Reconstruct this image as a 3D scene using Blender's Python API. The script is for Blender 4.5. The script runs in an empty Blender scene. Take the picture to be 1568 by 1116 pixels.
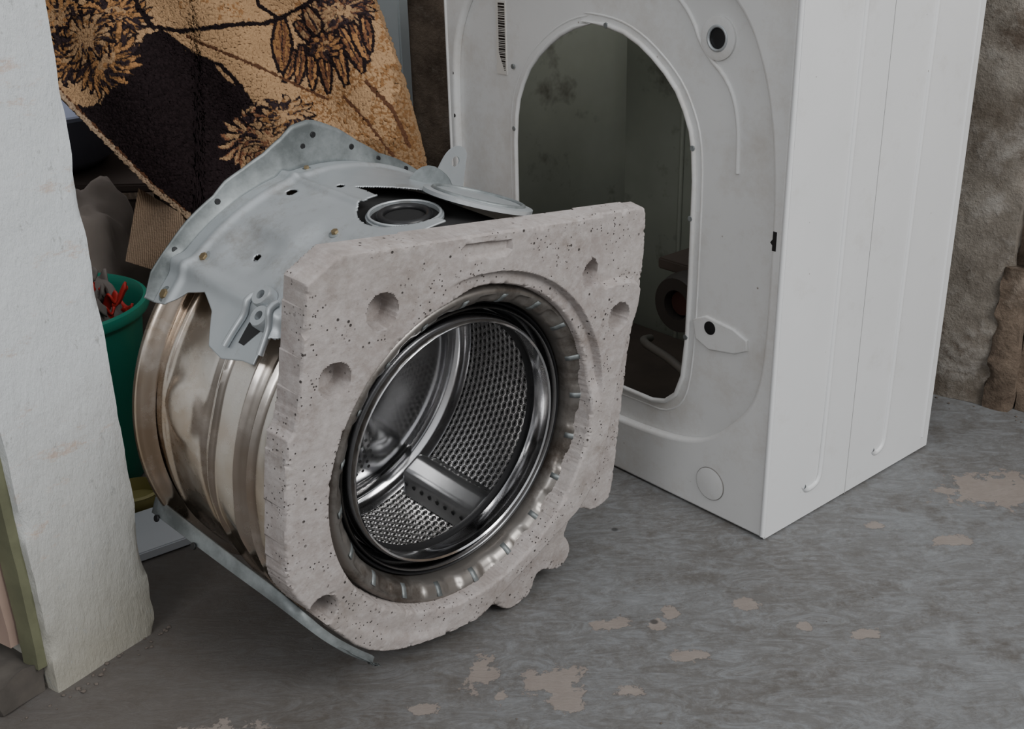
import bpy, bmesh, math, random
import numpy as np
from mathutils import Matrix, Vector, noise
random.seed(4); rng=np.random.default_rng(5)
scene=bpy.context.scene; col=scene.collection
# ------------------------------------------------------------ camera
M=np.array([[0.9997,0.0247,0],[-0.0098,0.3952,-0.9186],[-0.0227,0.9183,0.3953]])
cam=bpy.data.cameras.new("camera"); cam.lens=36*1740/1568; cam.sensor_width=36
camo=bpy.data.objects.new("camera",cam); col.objects.link(camo)
mw=Matrix(M.tolist()).to_4x4(); mw.translation=(0,0,.756); camo.matrix_world=mw
cam.clip_start=.02; scene.camera=camo
# ------------------------------------------------------------ node helpers
class NT:
    def __init__(s,name):
        s.m=bpy.data.materials.new(name); s.m.use_nodes=True; s.t=s.m.node_tree; s.n=s.t.nodes
        s.b=s.n["Principled BSDF"]; s.tc=s.n.new("ShaderNodeTexCoord")
    def L(s,a,b): s.t.links.new(a,b)
    def noise(s,scale,detail=4,rough=.55,vec=None,dist=0,coord="Object"):
        n=s.n.new("ShaderNodeTexNoise"); n.inputs["Scale"].default_value=scale
        n.inputs["Detail"].default_value=detail; n.inputs["Roughness"].default_value=rough
        n.inputs["Distortion"].default_value=dist
        s.L(vec if vec is not None else s.tc.outputs[coord],n.inputs["Vector"]); return n.outputs["Fac"]
    def vor(s,scale,feat="F1",coord="Object",out="Distance",vec=None):
        n=s.n.new("ShaderNodeTexVoronoi"); n.feature=feat; n.inputs["Scale"].default_value=scale
        s.L(vec if vec is not None else s.tc.outputs[coord],n.inputs["Vector"]); return n.outputs[out]
    def ramp(s,fac,stops,interp='LINEAR'):
        n=s.n.new("ShaderNodeValToRGB"); cr=n.color_ramp; cr.interpolation=interp
        while len(cr.elements)<len(stops): cr.elements.new(.5)
        for e,(p,c) in zip(cr.elements,stops):
            e.position=p; e.color=(c,c,c,1) if not isinstance(c,tuple) else (c[0],c[1],c[2],1)
        s.L(fac,n.inputs["Fac"]); return n.outputs["Color"]
    def mix(s,fac,a,b,mode='MIX'):
        n=s.n.new("ShaderNodeMix"); n.data_type='RGBA'; n.blend_type=mode
        for i,v in ((0,fac),(6,a),(7,b)):
            if isinstance(v,(int,float)): n.inputs[i].default_value=v
            elif isinstance(v,tuple): n.inputs[i].default_value=(v[0],v[1],v[2],1)
            else: s.L(v,n.inputs[i])
        return n.outputs[2]
    def math(s,op,a,b=None,c=None,clamp=False):
        n=s.n.new("ShaderNodeMath"); n.operation=op; n.use_clamp=clamp
        for i,v in enumerate((a,b,c)):
            if v is None: continue
            if isinstance(v,(int,float)): n.inputs[i].default_value=v
            else: s.L(v,n.inputs[i])
        return n.outputs[0]
    def map(s,scale=(1,1,1),loc=(0,0,0),rot=(0,0,0),coord="Object"):
        n=s.n.new("ShaderNodeMapping"); n.inputs["Scale"].default_value=scale
        n.inputs["Location"].default_value=loc; n.inputs["Rotation"].default_value=rot
        s.L(s.tc.outputs[coord],n.inputs["Vector"]); return n.outputs["Vector"]
    def set(s,color=None,rough=None,metal=None,bump=None,bs=.3,bd=.002,spec=None):
        for k,v in (("Base Color",color),("Roughness",rough),("Metallic",metal),("Specular IOR Level",spec)):
            if v is None: continue
            if isinstance(v,tuple): s.b.inputs[k].default_value=(v[0],v[1],v[2],1)
            elif isinstance(v,(int,float)): s.b.inputs[k].default_value=v
            else: s.L(v,s.b.inputs[k])
        if bump is not None:
            n=s.n.new("ShaderNodeBump"); n.inputs["Strength"].default_value=bs; n.inputs["Distance"].default_value=bd
            s.L(bump,n.inputs["Height"]); s.L(n.outputs[0],s.b.inputs["Normal"])
        return s.m
def simple(name,c,rough=.5,metal=0,var=.15,sc=20,bs=.15):
    t=NT(name); f=t.noise(sc,5)
    return t.set(t.mix(f,tuple(x*(1-var) for x in c),tuple(min(1,x*(1+var)) for x in c)),rough,metal,f,bs,.001)
# concrete counterweight
t=NT("cast_concrete"); n1=t.noise(9,7,.7); n2=t.noise(90,5,.7)
c=t.mix(t.ramp(n1,[(.3,0),(.7,1)]),(.29,.25,.235),(.43,.395,.375)); c=t.mix(t.ramp(n2,[(.42,0),(.7,.5)]),c,(.54,.51,.50))
st=t.ramp(t.noise(15,9,.8),[(.53,0),(.68,.7)]); c=t.mix(st,c,(.20,.165,.14))
st2=t.ramp(t.noise(5,8,.75,vec=t.map((1,.6,1),loc=(3,1,0))),[(.52,0),(.66,.45)]); c=t.mix(st2,c,(.21,.18,.155))
pv=t.vor(210); pit=t.ramp(pv,[(.13,0),(.2,1)]); msk=t.ramp(t.noise(20,3),[(.50,1),(.56,0)])
pit=t.math('MAXIMUM',pit,msk)
pv2=t.vor(85); pit2=t.math('MAXIMUM',t.ramp(pv2,[(.08,0),(.14,1)]),t.ramp(t.noise(13,2),[(.47,1),(.52,0)])); pit=t.math('MINIMUM',pit,pit2)
c=t.mix(pit,(.045,.038,.034),c)
MAT_conc=t.set(c,.88,0,t.math('ADD',t.math('MULTIPLY',n2,.8),pit),.8,.0014)
# galvanised
t=NT("galvanised_sheet"); n1=t.noise(7,5,.65); n3=t.noise(40,4,.6)
c=t.mix(n1,(.36,.395,.415),(.55,.58,.595)); c=t.mix(t.math('MULTIPLY',n3,.35),c,(.62,.645,.655))
st=t.ramp(t.noise(12,8,.78),[(.52,0),(.68,1)]); c=t.mix(t.math('MULTIPLY',st,.6),c,(.25,.22,.185))
MAT_galv=t.set(c,t.ramp(n1,[(.3,.33),(.7,.55)]),.55,t.noise(22,4),.25,.0015)
t=NT("dark_galvanised_sheet"); n1=t.noise(12,6,.7)
MAT_galvd=t.set(t.mix(t.ramp(n1,[(.35,0),(.65,1)]),(.13,.145,.145),(.33,.36,.365)),.5,.5,n1,.2,.001)
# stainless with heat tint
t=NT("heat_tinted_steel"); n1=t.noise(5,4,.6); n2=t.noise(16,6,.65)
c=t.mix(t.ramp(n1,[(.38,0),(.62,1)]),(.50,.385,.28),(.70,.65,.60)); c=t.mix(t.ramp(n2,[(.52,0),(.68,.6)]),c,(.85,.80,.75))
c=t.mix(t.ramp(t.noise(9,7,.8),[(.62,0),(.72,.4)]),c,(.24,.17,.12))
MAT_bronze=t.set(c,t.ramp(n2,[(.3,.17),(.7,.34)]),1,t.noise(10,3),.4,.005)
t=NT("polished_steel"); n1=t.noise(14,4)
MAT_chrome=t.set(t.mix(n1,(.55,.55,.56),(.82,.82,.83)),t.ramp(n1,[(.3,.08),(.7,.2)]),1,t.noise(7,2),.25,.004)
t=NT("dark_polished_steel"); n1=t.noise(14,4)
MAT_dchrome=t.set(t.mix(n1,(.25,.25,.255),(.46,.46,.46)),.2,1,n1,.1,.002)
t=NT("dull_steel"); n1=t.noise(20,5); n2=t.noise(8,7,.75)
c=t.mix(n1,(.15,.137,.125),(.36,.34,.315)); c=t.mix(t.ramp(n2,[(.48,0),(.62,.8)]),c,(.075,.055,.04))
MAT_dull=t.set(c,.33,.75,n1,.4,.001)
t=NT("perforated_steel")
mp=t.map((1/.0092,1/.0080,1),coord="UV"); sx=t.n.new("ShaderNodeSeparateXYZ"); t.L(mp,sx.inputs[0])
row=t.math('FLOOR',sx.outputs[1]); xo=t.math('ADD',sx.outputs[0],t.math('MULTIPLY',row,.5))
fx=t.math('SUBTRACT',t.math('FRACT',xo),.5); fy=t.math('SUBTRACT',t.math('FRACT',sx.outputs[1]),.5)
d=t.math('SQRT',t.math('ADD',t.math('MULTIPLY',fx,fx),t.math('MULTIPLY',fy,fy)))
hole=t.ramp(d,[(.20,0),(.26,1)])
dome=t.ramp(d,[(.0,.0),(.2,.2),(.3,1),(.5,.2)],'EASE')
c=t.mix(hole,(.003,.003,.003),(.66,.65,.64))
MAT_perf=t.set(c,.25,hole,dome,1,.0035)
MAT_rub=simple("black_rubber",(.012,.012,.013),.4,0,.3)
MAT_matt=simple("hole_shade_black",(.008,.008,.008),.95,0,.3)  # near-black colour stands in for the darkness inside the port
MAT_dark=simple("cavity_shade_black",(.02,.02,.02),.8,0,.3)  # near-black colour paints the shade inside openings and gaps
MAT_pad=simple("grey_paddle_steel",(.42,.425,.43),.3,.85,.2)
# enamel white
t=NT("white_enamel"); n1=t.noise(5,5,.6); n2=t.noise(70,3)
c=t.mix(n1,(.68,.695,.70),(.79,.80,.805)); g=t.ramp(t.noise(9,8,.78,vec=t.map((1,1,.45))),[(.54,0),(.75,.5)]); c=t.mix(g,c,(.52,.50,.46))
sp=t.ramp(t.vor(28),[(.012,1),(.03,0)]); c=t.mix(t.math('MULTIPLY',sp,.8),c,(.16,.12,.09))
MAT_enam=t.set(c,t.ramp(n1,[(.3,.3),(.7,.45)]),0,n2,.05,.001)
t=NT("white_enamel_back"); n1=t.noise(5,5,.6)
c=t.mix(n1,(.64,.65,.645),(.78,.78,.77)); g=t.ramp(t.noise(6,9,.78),[(.48,0),(.70,.6)]); c=t.mix(g,c,(.50,.45,.39))
sp=t.ramp(t.vor(24),[(.015,1),(.04,0)]); c=t.mix(t.math('MULTIPLY',sp,.8),c,(.16,.10,.06))
rs_=t.ramp(t.noise(13,9,.85),[(.66,0),(.72,.7)]); c=t.mix(rs_,c,(.34,.22,.13))
MAT_enamb=t.set(c,.42,0,n1,.05,.001)
t=NT("inner_sheet_greenish"); n1=t.noise(5,5,.6); s1=t.ramp(t.noise(7,5,.7,vec=t.map((1,1,.4))),[(.56,0),(.74,1)])
c=t.mix(n1,(.16,.172,.14),(.30,.315,.265)); c=t.mix(s1,c,(.05,.04,.03)); MAT_inner=t.set(c,.5,.1)
# ------------------------------------------------------------ mesh helpers
def empty(name,loc=(0,0,0),mat3=None):
    e=bpy.data.objects.new(name,None); col.objects.link(e); e.empty_display_size=.05
    m=Matrix(mat3).to_4x4() if mat3 is not None else Matrix.Identity(4); m.translation=loc; e.matrix_world=m; return e
def obj(name,me,mat,parent=None,smooth=40,local=None):
    o=bpy.data.objects.new(name,me); col.objects.link(o)
    if mat is not None: me.materials.append(mat)
    if parent: o.parent=parent
    if local is not None: o.matrix_local=local
    if smooth:
        for p in me.polygons: p.use_smooth=True
        me.set_sharp_from_angle(angle=math.radians(smooth))
    return o
def mesh(name,vs,fs):
    me=bpy.data.meshes.new(name); me.from_pydata([tuple(map(float,v)) for v in vs],[],fs); me.update(); return me
def grid(fn,nu,nv,keep=None,closed=False):
    vs=[fn(i/nu,j/nv) for j in range(nv+1) for i in range(nu+(0 if closed else 1))]
    w=nu+(0 if closed else 1); fs=[]
    for j in range(nv):
        for i in range(nu):
            if keep and not keep((i+.5)/nu,(j+.5)/nv): continue
            i2=(i+1)%w if closed else i+1
            fs.append((j*w+i,j*w+i2,(j+1)*w+i2,(j+1)*w+i))
    return vs,fs
def pol(r,a,w): return (r*math.cos(a),r*math.sin(a),w)
def revolve(name,prof,mat,parent=None,n=144,a0=0,a1=360,mod=None,smooth=35,uv=False,local=None):
    cl=(a1-a0)>=360; k=len(prof)-1
    def fn(i,j):
        a=math.radians(a0+(a1-a0)*i); r,w=prof[round(j*k)]
        if mod: r,w=mod(r,w,a)
        return pol(r,a,w)
    vs,fs=grid(fn,n,k,closed=cl); me=mesh(name,vs,fs)
    if uv:
        l=me.uv_layers.new(name="UVMap"); 
        for p in me.polygons:
            as_=[math.atan2(me.vertices[v].co.y,me.vertices[v].co.x)%(2*math.pi) for v in p.vertices]
            mx=max(as_)
            for li,v,a in zip(p.loop_indices,p.vertices,as_):
                if mx-a>3: a+=2*math.pi
                l.data[li].uv=(a*uv,me.vertices[v].co.z)
    return obj(name,me,mat,parent,smooth,local)
def flat(name,loops,z0,z1,mat,parent=None,bevel=0,smooth=30,res=2,local=None):
    cu=bpy.data.curves.new(name,'CURVE'); cu.dimensions='2D'; cu.fill_mode='BOTH'
    cu.extrude=max((z1-z0)/2-bevel,0); cu.bevel_depth=bevel; cu.bevel_resolution=res; cu.offset=-bevel
    for lp in loops:
        s=cu.splines.new('POLY'); s.points.add(len(lp)-1); s.use_cyclic_u=True
        for p,q in zip(s.points,lp): p.co=(q[0],q[1],0,1)
    tmp=bpy.data.objects.new("tmp",cu); col.objects.link(tmp); bpy.context.view_layer.update()
    me=bpy.data.meshes.new_from_object(tmp.evaluated_get(bpy.context.evaluated_depsgraph_get()))
    bpy.data.objects.remove(tmp); me.transform(Matrix.Translation((0,0,(z0+z1)/2))); me.materials.clear()
    return obj(name,me,mat,parent,smooth,local)
def tube(name,pts,r,mat,parent=None,cyc=False,flat_=1,res=6):
    cu=bpy.data.curves.new(name,'CURVE'); cu.dimensions='3D'; cu.bevel_depth=r; cu.bevel_resolution=3
    s=cu.splines.new('POLY'); s.points.add(len(pts)-1); s.use_cyclic_u=cyc
    for p,q in zip(s.points,pts): p.co=(q[0],q[1],q[2],1)
    tmp=bpy.data.objects.new("tmp",cu); col.objects.link(tmp); bpy.context.view_layer.update()
    me=bpy.data.meshes.new_from_object(tmp.evaluated_get(bpy.context.evaluated_depsgraph_get()))
    bpy.data.objects.remove(tmp); me.materials.clear(); return obj(name,me,mat,parent,60)
def smoothpoly(P,it=2,closed=True):
    for _ in range(it):
        Q=[]
        n=len(P)
        for i in range(n if closed else n-1):
            a,b=P[i],P[(i+1)%n]
            Q.append(tuple(.75*x+.25*y for x,y in zip(a,b))); Q.append(tuple(.25*x+.75*y for x,y in zip(a,b)))
        if not closed: Q=[P[0]]+Q+[P[-1]]
        P=Q
    return P
def circ(x,y,r,n=32,ry=None): 
    ry=ry or r
    return [(x+r*math.cos(2*math.pi*i/n),y+ry*math.sin(2*math.pi*i/n)) for i in range(n)]
def box(name,x0,x1,y0,y1,z0,z1,mat,parent=None,bevel=.002,local=None):
    me=bpy.data.meshes.new(name); bm=bmesh.new(); bmesh.ops.create_cube(bm,size=1)
    for v in bm.verts:
        v.co=Vector((x0+(x1-x0)*(v.co.x+.5),y0+(y1-y0)*(v.co.y+.5),z0+(z1-z0)*(v.co.z+.5)))
    if bevel: bmesh.ops.bevel(bm,geom=bm.edges[:],offset=bevel,segments=2,affect='EDGES')
    bm.to_mesh(me); bm.free(); return obj(name,me,mat,parent,40,local)
def disc(name,c,ax,r,h,mat,parent,n=24,hole=0):
    ax=Vector(ax).normalized(); q=ax.to_track_quat('Z','Y').to_matrix().to_4x4(); q.translation=c
    pr=[(max(hole,1e-4),0),(max(hole,1e-4),h),(r*.9,h),(r,h*.8),(r,0)]
    if hole: pr=[(hole,-h)]+pr[1:]
    o=revolve(name,pr,mat,None,n=n,smooth=30); 
    o.data.transform(q); o.parent=parent; return o

# ============================================================ TUB ASSEMBLY
Cc=Vector((-0.0319,1.0091,.2225)); U=Vector((.725,.6792,-.1142)).normalized(); V=Vector((.122,.0365,.9919)); N=U.cross(V).normalized(); V=N.cross(U)
R3=Matrix((U,V,N)).transposed()
tub=empty("washing_machine_tub",Cc,R3)
mm=lambda L:[(a/1000,b/1000) for a,b in L]
OUT=mm([(-217,231),(-100,232),(100,233),(212,234),(217,228),(226,162),(220,87),(223,-8),(228,-108),(222,-120),(196,-126),(180,-117),(169,-116),(157,-127),(152,-145),(160,-152),(167,-165),(163,-180),(151,-188),(135,-184),(123,-179),(112,-183),(108,-204),(92,-212),(71,-214),(58,-203),(49,-197),(2,-201),(-48,-201),(-100,-193),(-138,-174),(-166,-145),(-205,-102),(-224,-75),(-229,-55),(-233,68),(-222,84),(-219,150)])
TOPR=mm([(120,150),(215,160),(215,120),(205,98),(200,60),(196,0),(190,-60),(172,-100),(150,-118),(-300,-400),(-300,400),(120,400)])
def sdf(P,X,Y):
    P=np.array(P); n=len(P); d=np.full(X.shape,1e9); s=np.ones(X.shape)
    for i in range(n):
        a=P[i]; b=P[(i-1)%n]; e=b-a; wx=X-a[0]; wy=Y-a[1]
        t=np.clip((wx*e[0]+wy*e[1])/(e@e+1e-12),0,1)
        d=np.minimum(d,(wx-e[0]*t)**2+(wy-e[1]*t)**2)
        c1=Y>=a[1]; c2=Y<b[1]; c3=e[0]*wy>e[1]*wx
        fl=(c1&c2&c3)|(~c1&~c2&~c3); s=np.where(fl,-s,s)
    return s*np.sqrt(d)
def vnoise(x,y,seed=0):
    xi=np.floor(x).astype(int); yi=np.floor(y).astype(int); xf=x-xi; yf=y-yi
    xf=xf*xf*(3-2*xf); yf=yf*yf*(3-2*yf)
    def h(a,b): 
        v=np.sin(a*127.1+b*311.7+seed*74.7)*43758.5453; return v-np.floor(v)
    return (h(xi,yi)*(1-xf)+h(xi+1,yi)*xf)*(1-yf)+(h(xi,yi+1)*(1-xf)+h(xi+1,yi+1)*xf)*yf
OUTs=smoothpoly(OUT,1)
HEX=[(-138,175,19,.2),(-185,120,18.5,.5),(133,173,17,.1),(184,118,18,.4)]
def hexp(x,y,r,ph): return [((x+r*math.cos(ph+i*math.pi/3)*1.0)/1000,(y+r*math.sin(ph+i*math.pi/3))/1000) for i in range(6)]
HX,HY,HR=-.0115,.005,.1725
def sds(X,Y):
    o=sdf(OUTs,X,Y)
    hole=HR-np.hypot(X-HX,Y-HY)
    notch=.0165-np.hypot(X+.186,Y+.112)
    return o,hole,notch
step=.0013
xs=np.arange(-.245,.242,step); ys=np.arange(-.226,.246,step)
X,Y=np.meshgrid(xs,ys)
def total(X,Y):
    o,h,nn=sds(X,Y); return np.maximum(np.maximum(o,h),nn)
S=total(X,Y)
for _ in range(2):
    gx=(total(X+1e-5,Y)-S)/1e-5; gy=(total(X,Y+1e-5)-S)/1e-5
    m=(np.abs(S)<step*.75); X=np.where(m,X-gx*S,X); Y=np.where(m,Y-gy*S,Y); S=total(X,Y)
S[np.abs(S)<1e-5]=0
def rnd(sd,r):
    q=np.clip(1+sd/r,0,1); return -r*(1-np.sqrt(np.maximum(0,1-q*q)))
def sm(x,a,b): q=np.clip((x-a)/(b-a),0,1); return q*q*(3-2*q)
o,hh,nn=sds(X,Y)
Z=rnd(o,.0022)+rnd(nn,.002)+rnd(hh,.003)
for (x,y,r,ph) in HEX:
    sd=sdf(smoothpoly(hexp(x,y,r,ph),1),X,Y); Z-=.022*sm(-sd,-.0006,.0013)
sd=sdf(mm([(-52,220),(-42,209),(4,208),(12,213),(11,223),(-46,225)]),X,Y); Z-=.006*sm(-sd,-.0005,.0015)
lr=sdf(smoothpoly(TOPR,2),X,Y); Z-=.009*sm(lr,-.001,.004)
ar=np.degrees(np.arctan2(Y,X+.0)); rr=np.hypot(X+.0125,Y-.006)
Z-=.009*sm(-(rr-.187),-.0012,.002)*sm(ar,5,20)*(1-sm(ar,95,110))
Z-=.006*sm(-(rr-.20),-.006,.006)*sm(-ar,95,105)*(1-sm(-ar,140,150))*0.5
Z+=.0005*(vnoise(X*60,Y*60,5)-.5)+.0003*(vnoise(X*350,Y*350,6)-.5)
cn=vnoise(X*160,Y*160,21)*.6+vnoise(X*420,Y*420,22)*.4
Z-=.0020*sm(cn,.60,.80)*sm(S,-.006,-.0015)
Z=np.where(S>step*.5,-.031,Z)
keepv=S<step*2.2
idx=-np.ones(X.shape,int); idx[keepv]=np.arange(keepv.sum())
vs=np.stack([X[keepv],Y[keepv],Z[keepv]],1)
a,b,c_,d_=idx[:-1,:-1],idx[:-1,1:],idx[1:,1:],idx[1:,:-1]
ok=(a>=0)&(b>=0)&(c_>=0)&(d_>=0)
allout=(S[:-1,:-1]>step*.5)&(S[:-1,1:]>step*.5)&(S[1:,1:]>step*.5)&(S[1:,:-1]>step*.5)
ok&=~allout
fs=np.stack([a[ok],b[ok],c_[ok],d_[ok]],1).tolist()
me=bpy.data.meshes.new("counterweight"); me.from_pydata(vs.tolist(),[],fs); me.update()
bm=bmesh.new(); bm.from_mesh(me)
bmesh.ops.delete(bm,geom=[v for v in bm.verts if not v.link_faces],context='VERTS')
bm.to_mesh(me); bm.free()
obj("concrete_counterweight",me,MAT_conc,tub,42)
hc=[(HX+(HR-.0002)*math.cos(t_*math.pi/90),HY+(HR-.0002)*math.sin(t_*math.pi/90)) for t_ in range(180)]
flat("counterweight_back",[OUTs,hc],-.033,-.0305,MAT_conc,tub)
# ---- front ring of the tub inside the concrete
def tabs(r,w,a):
    k=(math.degrees(a)%360)
    f=1/(1+math.exp(-((k%18)-2)*4))*(1/(1+math.exp(((k%18)-13)*4)))
    if .152<r<.163: w+=.003*f
    return r,w
revolve("tub_front_dish",[(.222,-.045),(.215,-.034),(.186,-.034),(.1745,-.030),(.1715,-.020),(.1685,-.0165),(.165,-.0165),(.1625,-.021),(.160,-.0225),(.156,-.026),(.1535,-.030),(.1525,-.038),(.1515,-.046),(.151,-.060)],MAT_dull,tub,n=360,mod=tabs,smooth=50)
# clips pressed over the ring
vs=[];fs=[]
for k in range(20):
    a=math.radians(k*18+9); er=Vector((math.cos(a),math.sin(a),0)); et=Vector((-math.sin(a),math.cos(a),0)); b0=len(vs)
    for (r,w) in ((.1640,-.0150),(.1600,-.0185),(.1560,-.0220),(.1530,-.0270)):
        for s in (-1,1): vs.append(er*r+et*(s*.0030)+Vector((0,0,w)))
    for q in range(3): fs.append((b0+2*q,b0+2*q+1,b0+2*q+3,b0+2*q+2))
o_=obj("dish_clips",mesh("dish_clips",vs,fs),MAT_galvd,tub,60); md=o_.modifiers.new("t","SOLIDIFY"); md.thickness=.0012
revolve("gasket_lip",[(.1515,-.058),(.1508,-.044),(.149,-.040),(.1472,-.042),(.1455,-.050),(.142,-.060),(.136,-.066),(.128,-.068)],MAT_rub,tub)
revolve("clamp_band",[(.1462,-.052),(.1458,-.044),(.145,-.0395),(.1438,-.038),(.1425,-.0395),(.1418,-.044),(.1418,-.056)],MAT_dchrome,tub,n=180)
revolve("drum_front_rim",[(.137,-.066),(.1365,-.048),(.1355,-.042),(.134,-.039),(.1325,-.0352),(.131,-.0338),(.1293,-.0352),(.1285,-.040),(.1288,-.050),(.131,-.060),(.150,-.067),(.180,-.069),(.186,-.073)],MAT_chrome,tub,n=180)
RD=.188
revolve("drum_wall",[(.186,-.073),(RD,-.080)]+[(RD,-.080-.15*i/12) for i in range(1,13)],MAT_perf,tub,n=180,uv=RD)
def spider(r,w,a):
    if r<.16: w+=.016*max(0,math.cos(3*(a-.6)))**2*math.sin(math.pi*min(1,r/.16))
    return r,w
prof=[(RD,-.230),(.186,-.238),(.180,-.246),(.172,-.250),(.162,-.250),(.156,-.246)]+[(.15-.145*i/14,-.244+.012*math.sin(i/14*2.6)) for i in range(15)]
revolve("drum_rear_plate",prof,MAT_chrome,tub,n=180,mod=spider,smooth=60)
vs=[];fs=[]
for cx_ang in (35,155,275):
    for i in range(7):
        for j in range(5):
            rr_=.085+j*.011; aa=math.radians(cx_ang+(i-3)*(.6/rr_)+ (j%2)*(.3/rr_))
            cx0,cy0=rr_*math.cos(aa),rr_*math.sin(aa); b0=len(vs)
            _,wz=spider(rr_,0,aa); k=(.15-rr_)/.145; wz+=-.244+.012*math.sin(k*2.6)+.0012
            for q in range(10): vs.append((cx0+.0022*math.cos(q*.628),cy0+.0022*math.sin(q*.628),wz))
            fs.append(tuple(range(b0,b0+10)))
obj("drum_rear_holes",mesh("drum_rear_holes",vs,fs),MAT_rub,tub,0)
def paddle(name,ang):
    a0=math.radians(ang)
    er=Vector((math.cos(a0),math.sin(a0),0)); et=Vector((-math.sin(a0),math.cos(a0),0)); ez=Vector((0,0,1))
    sec=[(-.030,.002),(-.026,.007),(-.017,.026),(-.012,.030),(.012,.030),(.017,.026),(.026,.007),(.030,.002)]
    def fn(i,j):
        k=i*7; i0=min(int(k),6); fr=k-i0
        x=sec[i0][0]*(1-fr)+sec[i0+1][0]*fr; h=sec[i0][1]*(1-fr)+sec[i0+1][1]*fr
        e=min(1,min(j,1-j)*18); h=.002+(h-.002)*math.sqrt(max(0,1-(1-e)**2)); x*=(.85+.15*e)
        w=-.084-.140*j
        return er*(RD-.003-h)+et*x+ez*w
    vs,fs=grid(fn,28,40); obj(name,mesh(name,vs,fs),MAT_pad,tub,50)
    vs=[];fs=[]
    for k in range(9):
        w=-.095-.0145*k
        for sgn in (-1,1):
            x=sgn*.0215; h=.0165
            nrm=(er*(-.43)+et*(sgn*.90)).normalized(); ctr=er*(RD-.003-h)+et*x+ez*w+nrm*.001
            t2=nrm.cross(ez); b0=len(vs)
            for q in range(10): vs.append(ctr+ez*.0028*math.cos(q*.628)+t2*.0028*math.sin(q*.628))
            fs.append(tuple(range(b0,b0+10)))
    obj(name+"_holes",mesh(name+"_holes",vs,fs),MAT_rub,tub,0)
paddle("drum_paddle_1",307); paddle("drum_paddle_2",187); paddle("drum_paddle_3",67)
# ---- outer tub shell
def dent(r,w,a):
    g=.003*noise.noise(Vector((math.cos(a)*3,math.sin(a)*3,w*14)))
    d=math.hypot((a-math.radians(174))*.22,(w+.20)); g+=.006*(1/(1+math.exp((d-.030)/.003)))
    d=math.hypot((a-math.radians(196))*.22,(w+.11)); g+=.005*math.exp(-(d/.03)**2)
    return r+g,w
P=[(.214,-.034),(.219,-.040)]
for w in np.linspace(-.045,-.262,80):
    r=.219
    for wc,hgt,wd in ((-.075,.005,.003),(-.087,-.004,.004),(-.100,.004,.003),(-.145,.005,.0035),(-.158,-.004,.005),(-.238,.004,.004)): r+=hgt*math.exp(-((w-wc)/wd)**2)
    P.append((r,float(w)))
revolve("tub_side_wall",P,MAT_bronze,tub,n=240,mod=dent,smooth=60)
revolve("tub_rear_flange",[(.219,-.256),(.226,-.258),(.228,-.2605),(.232,-.261),(.2365,-.264),(.2375,-.268),(.2365,-.272),(.231,-.274),(.224,-.276),(.219,-.282),(.2,-.290),(.15,-.296),(.06,-.3),(.001,-.302)],MAT_bronze,tub,n=180,smooth=50)
# ---- galvanised shield over the upper rear
def rsh(a,w):
    r=.2405
    r+=.007*math.exp(-((a-141)/2.0)**2)*(1 if w<-.06 else .4)
    r-=.006*math.exp(-(((a-130)*.0042/.022)**4+((w+.185)/.035)**4))
    r-=.004*math.exp(-(((a-121)*.0042/.020)**4+((w+.11)/.030)**4))
    r+=.0055*math.exp(-((w+.10-.0009*(a-120))/.006)**2)*(1/(1+math.exp(-(a-124)/2)))
    r+=.004*math.exp(-((a-106)/1.3)**2)*(1 if w<-.12 else 0)
    r+=.0035*math.exp(-((w+.245)/.006)**2)
    return r
def lower(w):
    x=-w
    pts=[(0.03,147),(.06,152),(.10,153),(.13,155),(.155,154),(.175,147),(.20,144),(.225,146),(.245,151),(.27,152)]
    return float(np.interp(x,[p[0] for p in pts],[p[1] for p in pts]))
def fnS(i,j):
    w=-.036-(.27-.036)*j; a=48+(lower(w)-48)*i; return pol(rsh(a,w),math.radians(a),w)
def keepS(i,j):
    w=-.036-(.27-.036)*j; a=48+(lower(w)-48)*i
    x=(a-100)*.0042
    if math.hypot(x*.95,(w+.095))<.046: return False
    if -.075<x<.0 and w<-.095 and w>-.150+(-x-.03)*.9: return False
    if -.11<x<.012 and w>-.098: 
        return False if x<.0 else True
    if math.hypot((a-151)*.0042,(w+.055))<.028: return False
    if math.hypot((a-111)*.0042/1.0,(w+.222))<.0065: return False
    if math.hypot((a-102)*.0042,(w+.190))<.0045: return False
    if math.hypot((a-131)*.0042,(w+.175))<.0045: return False
    return True
vs,fs=grid(fnS,300,130,keepS)
o_=obj("rear_shield",mesh("rear_shield",vs,fs),MAT_galv,tub,60)
md=o_.modifiers.new("t","SOLIDIFY"); md.thickness=.0016; md.offset=0
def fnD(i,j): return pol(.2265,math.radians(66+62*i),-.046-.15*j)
vs,fs=grid(fnD,60,10); obj("cutout_shade_sheet",mesh("cutout_shade_sheet",vs,fs),MAT_dark,tub,60)  # dark sheet added below the cutout to paint its shaded interior
def fnD(i,j): return pol(.2275,math.radians(106+10*i),-.052-.06*j)
vs,fs=grid(fnD,20,10); obj("port_shelf",mesh("port_shelf",vs,fs),MAT_galv,tub,60)
FL=[(48,249),(55,250),(61,252),(70,253),(76,253),(83,262),(89,275),(95,286),(97,288),(101,286),(104,277),(109,268),(115,264),(120,263),(124,258),(132,258),(139,256),(146,256),(151,249)]
def fnF(i,j):
    a=48+104*i; r1=float(np.interp(a,[p[0] for p in FL],[p[1]/1000 for p in FL]))
    r0=rsh(a,-.27)-.001; w=-.27-.004*math.sin(j*math.pi/2)-.002*j
    return pol(r0+(r1-r0)*j,math.radians(a),w)
vs,fs=grid(fnF,260,8); o_=obj("shield_flange",mesh("shield_flange",vs,fs),MAT_galvd,tub,60)
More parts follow.
